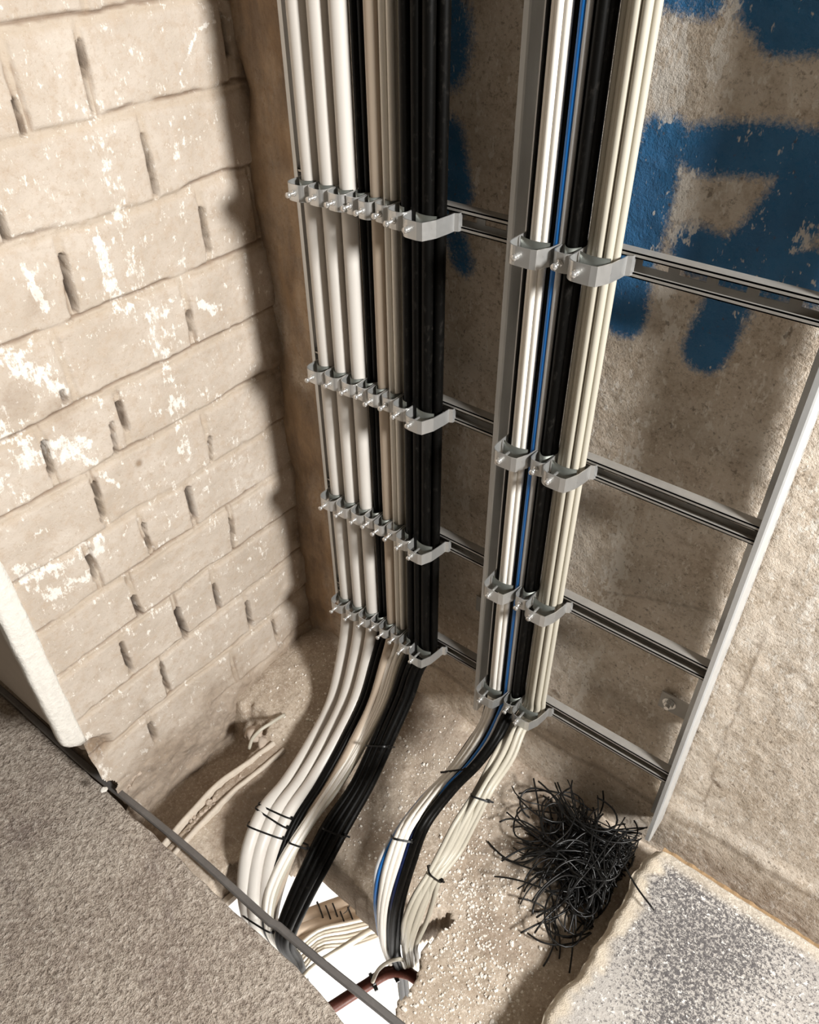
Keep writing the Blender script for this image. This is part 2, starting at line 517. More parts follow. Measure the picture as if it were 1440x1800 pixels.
def wall_left():
    st = 0.0028
    ys = np.arange(-.582, .115, st); zs = np.arange(-.15, 1.86, st)
    Y, Z = np.meshgrid(ys, zs)
    wz = Z + (fbm(Y * 9, Z * 9, 5, 3) - .5) * .014
    wy = Y + (fbm(Y * 9, Z * 9, 8, 3) - .5) * .014
    jd = np.full_like(Y, 1.0)
    for c in COURSES: jd = np.minimum(jd, np.abs(wz - c + .004) * .9)
    for i, pl in enumerate(PERP):
        inside = (wz < COURSES[i]) & (wz > COURSES[i + 1])
        for p in pl: jd = np.where(inside, np.minimum(jd, np.abs(wy - p)), jd)
    flush = sstep(.35, .62, fbm(Y * 11, Z * 11, 15, 3))          # where mortar smears over the joint
    low = sstep(.02, .12, Z + (fbm(Y * 10, Z * 10, 71, 3) - .5) * .12)   # no blocks visible in the render at the foot
    joint = sstep(.0085, .004, jd) * low
    d = -joint * (.0016 + .0030 * (1 - flush))
    ck = np.full_like(Y, 1.0)
    for c in COURSES: ck = np.minimum(ck, np.abs(wz - c - .004 + (vnoise(Y * 70, Z * 70, 19) - .5) * .003))
    crack = sstep(.0044, .0014, ck) * sstep(.36, .50, fbm(Y * 8, Z * 14, 17, 3)) * low
    for i, pl in enumerate(PERP):
        inside = (wz < COURSES[i]) & (wz > COURSES[i + 1])
        for p in pl:
            q_ = np.minimum(np.abs(wy - p - .005), np.abs(wy - p + .005)) + (vnoise(Y * 70, Z * 70, 23) - .5) * .003
            crack = np.where(inside, np.maximum(crack, .7 * sstep(.0028, .0008, q_) * sstep(.48, .62, fbm(Y * 14, Z * 10, 27, 3)) * low), crack)
    d -= crack * .004
    edge = sstep(.006, .0, np.abs(jd - .008)) * low * (1 - flush)
    d -= edge * .0006
    blk = np.zeros_like(Y)
    for i in range(len(PERP)):
        ins = (wz < COURSES[i]) & (wz > COURSES[i + 1])
        idx = np.zeros_like(Y)
        for p in PERP[i]: idx += (wy > p)
        h = np.sin((idx + 1) * 12.9 + i * 78.2) * 43758.5; h = h - np.floor(h)
        blk = np.where(ins, h, blk)
    d += (blk - .5) * .004 * low
    d += (fbm(Y * 13, Z * 13, 25, 5) - .5) * .005 + (fbm(Y * 70, Z * 70, 26, 2) - .5) * .0016
    d += (1 - low) * (fbm(Y * 16, Z * 16, 28, 4) - .3) * .022
    slit = np.zeros_like(Y)
    for x0, y0, x1, y1, wmm in SLITS:
        a = uX(x0, y0, BX)[[1, 2]]; b = uX(x1, y1, BX)[[1, 2]]
        dd = segdist(Y, Z, a, b) + (vnoise(Y * 60, Z * 60, 3) - .5) * .003
        s = sstep(wmm * .0005 + .0028, wmm * .0005 - .0006, dd)
        slit = np.maximum(slit, s)
    d -= slit * .030
    pale = np.zeros_like(Y)

    def run(pts, wd, amp, sy=30, sz=14):
        nonlocal pale
        P = [uX(px, py, BX)[[1, 2]] for px, py in pts]
        for a, b in zip(P[:-1], P[1:]):
            q = segdist(Y, Z, a, b) + (fbm(Y * sy, Z * sz, 50, 4) - .5) * min(.06, wd * 1.5)
            pale = np.maximum(pale, amp * sstep(wd, wd * .15, q))
    run([(165, 220), (200, 340), (230, 480), (290, 600), (320, 720), (330, 800)], .034, .62)
    run([(175, 430), (215, 540), (240, 560)], .022, 1.0)
    run([(340, 525), (375, 545)], .012, 1.05, 40, 40)
    run([(40, 470), (85, 545)], .012, 1.05, 60, 20)
    run([(0, 610), (60, 650), (110, 690)], .030, 1.0, 60, 24)
    run([(0, 745), (60, 800), (130, 790)], .036, 1.0, 60, 24)
    run([(80, 775), (160, 815)], .014, 1.05, 60, 24)
    run([(0, 860), (40, 880)], .02, .9, 60, 24)
    run([(40, 1010), (100, 1000), (165, 965)], .034, .9, 60, 24)
    run([(60, 1060), (140, 1020)], .03, .8, 60, 24)
    run([(318, 130), (350, 50), (380, 38)], .003, 1.1, 1, 1)
    run([(180, 835), (215, 855)], .008, 1.1, 60, 24)
    run([(260, 1065), (350, 1075)], .02, .5)
    run([(150, 1300), (190, 1375)], .02, .8)
    run([(300, 900), (420, 800)], .03, .35)
    dirt_dark = .9 * sstep(.030, .075, Y + (fbm(Y * 22, Z * 8, 81, 4) - .5) * .085)  # bricks get darker towards the back wall
    dirt_dark = np.maximum(dirt_dark, .6 * sstep(.14, .02, Z + (fbm(Y * 9, Z * 9, 83, 4) - .5) * .22))
    q = uX(245, 815, BX)[[1, 2]]
    dirt_dark = np.maximum(dirt_dark, 1.0 * sstep(.011, .002, np.hypot(Y - q[0], Z - q[1])))
    for (px, py, rr, am) in ((355, 1255, .035, .5), (250, 1245, .03, .3), (70, 530, .03, .25), (110, 720, .05, .3), (30, 700, .05, .3)):
        q = uX(px, py, BX)[[1, 2]]
        dirt_dark = np.maximum(dirt_dark, am * sstep(rr, 0, np.hypot(Y - q[0], Z - q[1]) + (fbm(Y * 25, Z * 25, 85, 3) - .5) * .05))
    x = BX + d
    # broken-out pocket at the foot of the jamb
    q = uX(150, 1335, BX)[[1, 2]]
    pocket = sstep(.052, .034, np.hypot((Y - q[0]) * .75, Z - q[1]) + (fbm(Y * 30, Z * 30, 91, 3) - .5) * .03)
    x = x - pocket * .012
    dirt_dark = np.maximum(dirt_dark, pocket * .95)  # the void's shade is painted in here as dark brown
    v = np.stack([x, Y, Z], -1).reshape(-1, 3)
    f = grid_faces(len(ys), len(zs))[:, ::-1]
    cf = v[f].mean(1)
    f = f[~(cf[:, 1] + (fbm(cf[:, 1] * 40, cf[:, 2] * 40, 93, 3) - .5) * .03 < -.560 - np.maximum(0, cf[:, 2] - .06) * .45)]
    me = mesh('wall_left', v, f)
    for n_, a_ in (('joint', joint), ('crack', crack), ('pale', pale), ('dirt_dark', np.clip(dirt_dark, 0, 1)), ('slit', slit)): attr(me, n_, a_)
    tag(obj('wall_left', me, BRICK), kind='structure')


wall_left()

# white plaster corner bead at the end of the brick wall, and the grey reveal behind it
zb = .255
zs = np.linspace(zb, 1.86, 120)
v = []; prof = [(-.010, -.576), (.003, -.5775), (.0052, -.583), (.0056, -.600), (.0050, -.614), (.0025, -.6195), (-.004, -.6215), (-.02, -.621)]
for z in zs:
    taper = 1 - max(0, (zb + .03 - z) / .03) ** 2 * .75
    for (dx, y) in prof:
        n = (mnoise.noise((y * 60, z * 18, dx * 90)) * .0022)
        yc = -.585
        v.append((BX + dx + n, yc + (y - yc) * (taper if y < yc else 1) + n, z))
f = [tuple(q)[::-1] for q in grid_faces(len(prof), len(zs))]
f.append(tuple(range(len(prof))))
bead = mesh('trim_1', v, f)
tag(obj('trim_1', bead, PLASTER), kind='structure')
LZ0 = .05
m = MB()
P_ = [(BX - .9, LZ0), (BX - .24, LZ0), (BX - .12, .085), (BX - .05, .15), (BX - .012, .20), (BX - .012, 1.86), (BX - .9, 1.86)]
n_ = len(P_)
m.add([(a, -.560, b) for a, b in P_] + [(a, -.535, b) for a, b in P_], [tuple(range(n_)), tuple(range(n_, 2 * n_))[::-1]] + [(i, (i + 1) % n_, n_ + (i + 1) % n_, n_ + i) for i in range(n_)][::1])
tag(obj('wall_reveal', m.mesh('wall_reveal'), RENDER, smooth=False), kind='structure')

# floor of the shaft with the broken-out hole
HOLE = [(-.80, -.80), (-.800, -.50), (-.775, -.44), (-.70, -.385), (-.664, -.380), (-.60, -.378), (-.503, -.388), (-.44, -.372), (-.405, -.335), (-.378, -.305), (-.355, -.307),
        (-.362, -.345), (-.374, -.39), (-.366, -.42), (-.347, -.445), (-.352, -.475), (-.345, -.51), (-.338, -.545), (-.322, -.60), (-.32, -.80)]


def inpoly(x, y, P):
    c = np.zeros(x.shape, bool); n = len(P)
    for i in range(n):
        x0, y0 = P[i]; x1, y1 = P[(i + 1) % n]
        cond = ((y0 > y) != (y1 > y)) & (x < (x1 - x0) * (y - y0) / (y1 - y0 + 1e-12) + x0)
        c ^= cond
    return c


def trench_edge(y):            # right edge of the trench along the brick wall
    return np.interp(y, [-.60, -.55, -.40, -.26, -.2], [-.945, -.948, -.962, -.972, -1.0])


def fh(X, Y):
    h = (fbm(X * 9, Y * 9, 101, 5) - .5) * .018 + (fbm(X * 45, Y * 45, 103, 3) - .5) * .006
    h = h + .050 * np.exp(-((X + 1.0) / .17) ** 2 - ((Y - .03) / .16) ** 2) + .045 * np.exp(-((X + .62) / .16) ** 2 - ((Y - .05) / .10) ** 2)
    h = h + .012 * np.exp(-((X + .63) / .05) ** 2 - ((Y + .29) / .05) ** 2)
    t = sstep(.012, -.012, X - trench_edge(Y) + (fbm(X * 30, Y * 30, 105, 3) - .5) * .02) * sstep(-.20, -.25, Y + (fbm(X * 20, Y * 20, 107, 3) - .5) * .06)
    return h - t * .11, t


def floor():
    st = .006
    xs = np.arange(-2.05, .95, st); ys = np.arange(-1.35, .085, st)
    X, Y = np.meshgrid(xs, ys)
    h, t = fh(X, Y)
    dirt_dark = np.clip(.6 * sstep(.52, .72, fbm(X * 7, Y * 7, 109, 4)) + .55 * np.exp(-((X + .62) / .22) ** 2 - ((Y - .02) / .18) ** 2) * sstep(.3, .6, fbm(X * 16, Y * 16, 111, 4)), 0, 1)  # random dirt, plus a darker patch between the two cable runs
    v = np.stack([X, Y, h], -1).reshape(-1, 3)
    f = grid_faces(len(xs), len(ys))
    cx = v[f].mean(1)
    wx = cx[:, 0] + (fbm(cx[:, 0] * 40, cx[:, 1] * 40, 113, 3) - .5) * .022
    wy = cx[:, 1] + (fbm(cx[:, 0] * 40, cx[:, 1] * 40, 115, 3) - .5) * .022
    sm = (cx[:, 0] < -.50) & (cx[:, 0] > -.72)              # the sawn far edge is straight
    wx = np.where(sm, cx[:, 0], wx); wy = np.where(sm, cx[:, 1] + (wy - cx[:, 1]) * .25, wy)
    kill = inpoly(wx, wy, HOLE) | ((cx[:, 0] < -.32) & (cx[:, 1] < -.585))
    me = mesh('floor', v, f[~kill])
    attr(me, 'dirt_dark', dirt_dark)
    bm = bmesh.new(); bm.from_mesh(me)
    # slab thickness: drop the rim of the opening
    be = [e for e in bm.edges if e.is_boundary and all(-1.10 < q.co.x < -.30 and -.582 < q.co.y < -.25 for q in e.verts)]
    r = bmesh.ops.extrude_edge_only(bm, edges=be)
    for q in r['geom']:
        if isinstance(q, bmesh.types.BMVert):
            q.co.z = -.145 + (mnoise.noise(q.co * 25) * .012)
            q.co.y += mnoise.noise(q.co * 30) * .006
    bmesh.ops.delete(bm, geom=[q for q in bm.verts if not q.link_faces], context='VERTS')
    bmesh.ops.recalc_face_normals(bm, faces=bm.faces)
    bm.to_mesh(me); bm.free()
    tag(obj('floor', me, FLOOR), kind='structure')


floor()

# coarse landing slab in the foreground
LZ = 0.022


def landing():
    st = .006
    xs = np.arange(-2.0, -.30, st); nu = len(xs)
    ys = np.concatenate([[-.574] * 1, np.arange(-.577, -1.35, -st)])
    X, Y = np.meshgrid(xs, ys)
    chip = sstep(-.50, -.42, X) * .012 + (fbm(X * 18, X * 0 + 3.1, 121, 4) - .5) * .010
    Y = np.where(Y > -.64, Y - chip * sstep(-.64, -.574, Y), Y)
    Zz = LZ + (fbm(X * 14, Y * 14, 123, 4) - .5) * .006
    Zz[0] -= .010
    v = np.stack([X, Y, Zz], -1).reshape(-1, 3)
    f = [tuple(q)[::-1] for q in grid_faces(nu, len(ys))]
    n0 = len(v)
    low = v[:nu].copy(); low[:, 2] = -.14; low[:, 1] -= .004
    v = np.vstack([v, low])
    f += [(i, i + 1, n0 + i + 1, n0 + i) for i in range(nu - 1)]
    tag(obj('floor_landing', mesh('floor_landing', v, f), LAND), kind='structure')


landing()

# the bright room seen through the hole
m = MB(); m.box((-4, -3.5, -1.45), (2.5, 3, -1.40))
tag(obj('floor_below', m.mesh('floor_below'), WHITEROOM, smooth=False), kind='structure')


# ------------------------------------------------------------------ steel strip on the landing edge
def edge_bar():
    a = uZ(-60, 1165, LZ); b = uZ(760, 1862, LZ)
    pts = []
    for t in np.linspace(0, 1, 90):
        p = a + (b - a) * t
        p[2] = LZ + .006 + .002 * math.sin(t * 9)
        p[1] += .003 * math.sin(t * 14) + (.004 if t > .75 else 0)
        pts.append(p)
    P = np.array(pts); v = []
    for p in P:
        n = mnoise.noise((p[0] * 20, 1, 2)) * .0012
        for dy, dz in ((-.0075, -.004), (-.0075, .004), (-.005, .0055), (.005, .0055), (.0075, .004), (.0075, -.004)):
            v.append((p[0], p[1] + dy, p[2] + dz + n))
    k = 6; f = []
    for i in range(len(P) - 1):
        for j in range(k): f.append((i * k + j, i * k + (j + 1) % k, (i + 1) * k + (j + 1) % k, (i + 1) * k + j))
    f += [tuple(range(k)), tuple((len(P) - 1) * k + j for j in range(k))[::-1]]
    o = obj('edge_bar', mesh('edge_bar', v, f), EDGE, smooth=False)
    tag(o, 'dark weathered steel bar lying along the edge of the coarse landing and over the hole', 'bar')


edge_bar()


# ------------------------------------------------------------------ raised slab at lower right
def slab():
    root = empty('floor_slab', (.25, -.45, 0), 'grey black-speckled raised slab with crumbly pale rim at lower right', 'slab')
    st = .005
    xs = np.arange(0, .80, st); ys = np.arange(0, 1.06, st)
    U, V = np.meshgrid(xs, ys)
    lx = np.interp(V, [0, .03, .22, .42, 1.06], [-.088, -.101, -.112, -.121, -.15])
    jag = (fbm(V * 14, V * 0 + 1.7, 131, 4) - .5) * .030
    X = lx + jag * sstep(.08, 0, U) + U
    Y = .018 - V + (fbm(U * 20, U * 0, 133, 3) - .5) * .006
    e = np.minimum(U, 9)
    Z = .10 + (fbm(X * 12, Y * 12, 135, 4) - .5) * .005 - .012 * sstep(.012, 0, e) - .008 * sstep(.03, .0, U) * fbm(X * 40, Y * 40, 137, 3)
    v = np.stack([X, Y, Z], -1).reshape(-1, 3)
    nu, nv = len(xs), len(ys)
    f = [tuple(q)[::-1] for q in grid_faces(nu, nv)]
    base = len(v)
    # left face, ragged
    left = [j * nu for j in range(nv)]
    rows = [left]
    V2 = list(map(tuple, v))
    for dz, inn in ((-.03, .004), (-.06, .014), (-.105, .010)):
        row = []
        for j in left:
            p = v[j]; n = mnoise.noise((p[1] * 30, dz * 40, 3)) * .008
            row.append(len(V2)); V2.append((p[0] + inn + n, p[1], .1 + dz))
        rows.append(row)
    for a, b in zip(rows[:-1], rows[1:]):
        for j in range(nv - 1): f.append((a[j], a[j + 1], b[j + 1], b[j]))
    back = list(range(nu)); row = []
    for j in back:
        p = v[j]; row.append(len(V2)); V2.append((p[0], p[1], -.005))
    for j in range(nu - 1): f.append((back[j + 1], back[j], row[j], row[j + 1]))
    me = mesh('slab_body', V2, f)
    rimw = .045 + .03 * (fbm(V * 9, V * 0 + 5, 139, 3) - .5) + .05 * sstep(.35, .65, V)
    rim = sstep(rimw, rimw * .35, U + (fbm(X * 40, Y * 40, 141, 3) - .5) * .04)
    rim = np.maximum(rim, sstep(.035, .01, V) * .6)
    dark = .9 * np.exp(-((U - V * .35 - .08) / .09) ** 2) + .7 * np.exp(-((U - .22) / .06) ** 2) * sstep(.2, .1, V) - .6 * sstep(.2, .35, V) * sstep(.2, .05, U)
    n = len(V2)
    R = np.ones(n); R[:base] = rim.ravel(); Dk = np.zeros(n); Dk[:base] = dark.ravel()
    attr(me, 'rim', R); attr(me, 'dark', Dk)
    obj('slab_body', me, SLAB, root)
    # foam edging strip against the wall
    m = MB()
    v = []; f = []
    for i in range(181):
        x0 = -.085 + i * .005
        n_ = mnoise.noise((x0 * 60, 3, 1)) * .004 + mnoise.noise((x0 * 200, 3, 1)) * .002
        for yy, zz in ((.0205, -.004), (.0205 + n_ * .2, .084 + n_), (.026, .089 + n_), (.034 + n_ * .3, .085 + n_), (.034, -.004)): v.append((x0, yy, zz))
    for i in range(180):
        for k in range(4): f.append((i * 5 + k, (i + 1) * 5 + k, (i + 1) * 5 + k + 1, i * 5 + k + 1))
    m.add(v, f)
    o = obj('edging_strip', m.mesh('edging_strip'), FOAM, root, smooth=False)
    o['label'] = 'brown foam strip between slab and wall'


slab()

# ------------------------------------------------------------------ cable ladders
RUNGS = [1.249, .934, .644, .346]


def slotted(mb, origin, du, dv, length, width, slot, slotw, period, first=.01, thick=None):
    """a plate with oblong holes along du (edge strips + bridges)"""
    o = np.array(origin, float); du = np.array(du, float); dv = np.array(dv, float)

    def quad(u0, u1, v0, v1):
        p = [o + du * a + dv * b for a, b in ((u0, v0), (u1, v0), (u1, v1), (u0, v1))]
        if thick is None:
            mb.add(p, [(0, 1, 2, 3)])
        else:
            t = np.array(thick)
            mb.add(p + [q + t for q in p], [(3, 2, 1, 0), (4, 5, 6, 7), (0, 1, 5, 4), (1, 2, 6, 5), (2, 3, 7, 6), (3, 0, 4, 7)])
    a = (width - slotw) / 2
    quad(0, length, 0, a); quad(0, length, a + slotw, width)
    u = first; last = 0
    while u + slot < length:
        quad(last, u, a, a + slotw); last = u + slot; u += period
    quad(last, length, a, a + slotw)


def stile(root, x, side, z0, z1, pointed=False):
    """C profile: web at x, lips turned to `side` (+1 right, -1 left)"""
    m = MB(); t = .0018
    m.box((min(x, x + t * side), .004, z0), (max(x, x + t * side), .049, z1))
    slotted(m, (x, .049, z0), (0, 0, 1), (0, 1, 0), z1 - z0, .013, .014, .0035, .030, thick=(t * side, 0, 0))
    m.box((min(x + .004 * side, x + .005 * side), .046, z0), (max(x + .004 * side, x + .005 * side), .0615, z1))  # added blocker plate, stops light leaking through the slots
    # rounded front lip and wide back lip
    th = [(0, .004), (.0006, .0015), (.003, 0), (.010, 0), (.010, .0018), (.0035, .0018), (.0022, .004)]
    v = [(x + side * a, b, z) for z in (z0, z1) for a, b in th]; k = len(th)
    m.add(v, [(j, (j + 1) % k, k + (j + 1) % k, k + j) for j in range(k)] + [tuple(range(k))[::-1], tuple(range(k, 2 * k))])
    m.box((min(x, x + side * .026), .0615, z0), (max(x, x + side * .026), .0635, z1))
    o = obj('stile', m.mesh('stile'), GALV, root, smooth=False)
    return o


def rung(root, x0, x1, zc):
    m = MB(); h = .0155; y0 = .0012; y1 = .018; t = .0016
    m.box((x0, y0, zc + .009), (x1, y0 + t, zc + h)); m.box((x0, y0, zc - h), (x1, y0 + t, zc - .009))
    m.box((x0, y0, zc + h - t), (x1, y1, zc + h)); m.box((x0, y0, zc - h), (x1, y1, zc - h + t))
    m.box((x0, y0, zc + .009), (x1, .006, zc + .009 + t)); m.box((x0, y0, zc - .009 - t), (x1, .006, zc - .009))
    slotted(m, (x0, y1, zc - h), (1, 0, 0), (0, 0, 1), x1 - x0, 2 * h, .034, .011, .048, thick=(0, t, 0))
    return obj('rung', m.mesh('rung'), GALV_D, root, smooth=False)


def bracket(root, x0, x1, z, bx):
    m = MB()
    m.box((x0, .066, z - .021), (x1, .069, z + .021))
    m.box((x1 - .003, .030, z - .021), (x1, .069, z + .021))
    o = obj('wall_bracket', m.mesh('wall_bracket'), GALV_D, root, smooth=False)
    m = MB()
    hexa = [(bx + .0085 * math.cos(a), .0585, z + .0085 * math.sin(a)) for a in np.arange(6) * math.pi / 3]
    hexb = [(p[0], .066, p[2]) for p in hexa]
    m.add(hexa + hexb, [tuple(range(6))] + [(i, i + 6, (i + 1) % 6 + 6, (i + 1) % 6) for i in range(6)])
    m.tube([(bx, .052, z), (bx, .0585, z)], .0045, 10)
    m.tube([(bx, .0645, z), (bx, .0665, z)], .0125, 14)
    m.tube([(bx, .066, z), (bx, .072, z)], .004, 8)
    obj('bolt', m.mesh('bolt'), BOLT, o, smooth=False)


lad = empty('cable_ladder', (-.73, .03, .20), 'galvanised cable ladder nearest the brick wall, behind the thick white cables', 'cable ladder', 'cable ladders on the back wall')
stile(lad, -.936, 1, .285, 2.1); stile(lad, -.529, -1, .205, 2.1)
for z in RUNGS: rung(lad, -.932, -.532, z)
bracket(lad, -.590, -.532, uY(838, 1060, .066)[2], -.562)
lad2 = empty('cable_ladder', (-.31, .03, .13), 'galvanised cable ladder with the open rungs at right, behind the blue cable', 'cable ladder', 'cable ladders on the back wall')
stile(lad2, -.512, 1, .205, 2.1); stile(lad2, -.111, -1, .128, 2.1)
for z in RUNGS: rung(lad2, -.508, -.113, z)
bracket(lad2, -.188, -.113, uY(1180, 1238, .066)[2], -.170)

# ------------------------------------------------------------------ clamps
ORD = ['topmost', 'second', 'third', 'lowest']


def clamp(x, wd, dep, z, label, group, big=False):
    root = empty('cable_clamp', (x, 0, z), label, 'clamp', group)
    hz = .0125; t = .0013; h = wd / 2
    # hoop: U strip seen from above
    prof = []
    rr = min(h * .75, .016)
    if big:
        prof += [(-h, .004), (-h, -dep + rr)]
    else:
        prof += [(-h * .98, .004), (-h, -dep + rr)]
    for a in np.linspace(180, 270, 7): prof.append((-h + rr + rr * math.cos(math.radians(a)), -dep + rr + rr * math.sin(math.radians(a))))
    if big:
        s = .012
        prof += [(h - rr * .9, -dep), (h - rr * .4, -dep + .002), (h + s * .2, -dep + rr + .006), (h + s * .5, -.016), (h + s * .55, -.006), (h + s, -.003), (h + s * 1.15, .003)]
    else:
        for a in np.linspace(270, 360, 7): prof.append((h - rr + rr * math.cos(math.radians(a)), -dep + rr + rr * math.sin(math.radians(a))))
        prof += [(h * .98, .004)]
    P = np.array(prof)
    T = np.gradient(P, axis=0); T /= np.linalg.norm(T, axis=1)[:, None]
    N = np.stack([-T[:, 1], T[:, 0]], 1)
    inn = P + N * t
    n = len(P); v = []
    for Q in (P, inn):
        for zz in (-hz, hz):
            v += [(x + q[0], q[1], z + zz) for q in Q]
    f = []
    for i in range(n - 1):
        f += [(i, i + 1, n + i + 1, n + i), (2 * n + i, 3 * n + i, 3 * n + i + 1, 2 * n + i + 1),
              (n + i, n + i + 1, 3 * n + i + 1, 3 * n + i), (i, 2 * n + i, 2 * n + i + 1, i + 1)]
    f += [(0, n, 3 * n, 2 * n), (n - 1, 3 * n - 1, 4 * n - 1, 2 * n - 1)]
    obj('hoop', mesh('hoop', v, f), CLAMP, root, smooth=False)
    # pressure trough lying on the cables
    gap = .025 if big else (.019 if dep > .0515 else .0165)
    v = []; k = 9
    hw = h * .82
    for j, yy in enumerate((0, t)):
        for zz in (-hz, hz * 1.15):
            for i in range(k):
                u = -1 + 2 * i / (k - 1)
                v.append((x + hw * u, -dep + gap + .010 * u * u * (1.2 if not big else .6) + yy, z + zz - .001))
    f = []
    for i in range(k - 1):
        f += [(i, i + 1, k + i + 1, k + i), (2 * k + i, 3 * k + i, 3 * k + i + 1, 2 * k + i + 1), (k + i, k + i + 1, 3 * k + i + 1, 3 * k + i), (i, 2 * k + i, 2 * k + i + 1, i + 1)]
    obj('trough', mesh('trough', v, f), TROUGH, root)
    # screw with its nut, sticking out of the hoop
    m = MB(); sx = x - (h * .28 if big else 0.0)
    out = random.uniform(.004, .007) if big else random.uniform(.010, .016)
    m.tube([(sx, -dep + gap, z), (sx, -dep - out, z)], .0024, 8)
    m.tube([(sx, -dep - out + .001, z), (sx, -dep - out - .0035, z)], .0042, 12)
    m.tube([(sx, -dep + .0002, z), (sx, -dep - .0028, z)], .0048, 6)
    s = obj('screw', m.mesh('screw'), BOLT, root)
    return root


L_CL = [(-.883, .041, .043, 'first thick white cable from the brick wall'), (-.8435, .038, .041, 'second thick white cable from the brick wall'), (-.8065, .035, .040, 'third thick white cable from the brick wall'),
        (-.7795, .024, .034, 'two slim black cables'), (-.752, .026, .038, 'brown-beige cable'), (-.7235, .028, .034, 'thin beige cables'),
        (-.690, .034, .044, 'left half of the thick black cables')]
for r, z in enumerate(RUNGS):
    for (x, wd, dep, what) in L_CL:
        clamp(x, wd, dep + .010, z + random.uniform(-.001, .001), f'{ORD[r]} steel clamp on the {what}', 'small clamps on the left cable ladder')
    clamp(-.651, .046, .064, z - .002, f'{ORD[r]} wide bright clamp on the right half of the thick black cables', 'clamps at the end of the left rows', True)
    clamp(-.480, .052, .060, z, f'{ORD[r]} wide clamp around the thin white and blue cables', 'wide clamps on the right cable ladder', True)
    clamp(-.433, .028, .046, z, f'{ORD[r]} small clamp on the black cables beside the blue one', 'small clamps on the right cable ladder')
    clamp(-.396, .050, .060, z, f'{ORD[r]} wide clamp around the grey-beige cables', 'wide clamps on the right cable ladder', True)

# ------------------------------------------------------------------ cables
ZT = 2.1
NRM = np.array([0, -.62, .78])      # out of the sloping part of the run


def path(x, y, r, guide, u, lift, bot):
    """vertical run on the ladder, then along the guide (stations of left/right pixel + plane x) and down the hole"""
    pts = [(x, y, ZT), (x, y, 1.5), (x, y, .9), (x, y, .5), (x, y, .42), (x, y, .372), (x, y, .335)]
    for i, (lp, lx, rp, rx) in enumerate(guide):
        uu = u[i] if hasattr(u, '__len__') else u
        a = uX(lp[0], lp[1], lx); b = uX(rp[0], rp[1], rx)
        p = a + (b - a) * uu + NRM * (lift[i] if hasattr(lift, '__len__') else lift)
        pts.append(tuple(p))
    e = np.array(pts[-1])
    for d in bot: pts.append(tuple(e + np.array(d)))
    return spline(pts, .014)


def cable(pts, r, mat, label, group=None, name='cable', seg=14):
    v, f = tube_arr(pts, r, seg)
    o = obj(name, mesh(name, v, f), mat)
    tag(o, label, 'cable', group)
    return o


G1 = [((600, 1165), -.882, (740, 1175), -.657), ((583, 1235), -.868, (722, 1225), -.655), ((546, 1308), -.837, (690, 1297), -.65),
      ((502, 1377), -.812, (652, 1380), -.645), ((460, 1430), -.792, (608, 1458), -.640), ((437, 1490), -.768, (572, 1525), -.632),
      ((429, 1545), -.75, (540, 1585), -.632), ((436, 1610), -.737, (512, 1650), -.635)]
B1 = [(.004, .004, -.12), (.006, .004, -.30), (.006, 0, -.5)]
n1 = len(G1)
kg = 'cables on the left cable ladder'
cable(path(-.8815, -.0155, .0145, G1, 0.0, 0, B1), .0145, WHITE_C, 'thick white cable nearest the brick wall', kg, seg=20)
cable(path(-.8435, -.0155, .0145, G1, [.17, .165, .16, .15, .145, .145, .155, .17], 0, B1), .0145, WHITE_C, 'second thick white cable from the brick wall', kg, seg=20)
cable(path(-.8065, -.0145, .0135, G1, [.325, .32, .31, .29, .285, .285, .30, .30], [0, 0, 0, 0, 0, -.006, -.012, -.016], B1), .0135, WHITE_C, 'third thick white cable, beside the slim black pair', kg, seg=20)
cable(path(-.786, -.0075, .0062, G1, [.41, .405, .40, .39, .39, .38, .37, .36], [0, 0, .002, .002, -.002, -.004, -.004, -.004], B1), .0062, BLACK_C, 'slim black cable touching the third thick white cable', kg)
cable(path(-.773, -.0075, .0062, G1, [.46, .455, .45, .435, .43, .42, .41, .39], [0, 0, .003, .003, -.002, -.006, -.006, -.006], B1), .0062, BLACK_C, 'slim black cable touching the brown-beige cable', kg)
cable(path(-.752, -.0125, .0112, G1, [.56, .56, .56, .53, .50, .48, .47, .46], [0, 0, 0, -.004, -.012, -.018, -.02, -.02], B1), .0112, BEIGE_C, 'medium brown-beige cable between slim black and thin beige cables', kg)
TH = [(-.7320, -.0165, [.63, .64, .63, .58, .52, .45, .40, .45], .004), (-.7195, -.0165, [.69, .70, .68, .62, .57, .50, .46, .50], .006),
      (-.7100, -.0070, [.73, .735, .71, .66, .61, .56, .53, .55], .004), (-.7355, -.0055, [.61, .62, .60, .55, .55, .48, .43, .48], .009), (-.7230, -.0055, [.67, .67, .66, .60, .60, .54, .50, .53], .008)]
TL = ['thin beige cable directly right of the brown-beige cable', 'thin beige cable second right of the brown-beige cable', 'thin beige cable against the thick black cables',
      'thin beige cable tucked behind its neighbours beside the brown-beige cable', 'thin beige cable tucked behind its neighbours in the middle of the thin ones']
for (x, y, u, lf), lb in zip(TH, TL):
    cable(path(x, y, .0052, G1, u, [0, 0, 0, lf * .5, lf, lf, lf, lf * .5], B1), .0052, THIN_W if x != -.71 else GREYB_C, lb, kg)
BK = [(-.6965, -.0095, .0090, .80, 0), (-.6780, -.0095, .0090, .87, 0), (-.6600, -.0095, .0090, .935, 0), (-.6420, -.0095, .0088, 1.0, 0),
      (-.6880, -.0260, .0085, .83, .014), (-.6510, -.0270, .0088, .965, .015), (-.6690, -.0275, .0085, .90, .015)]
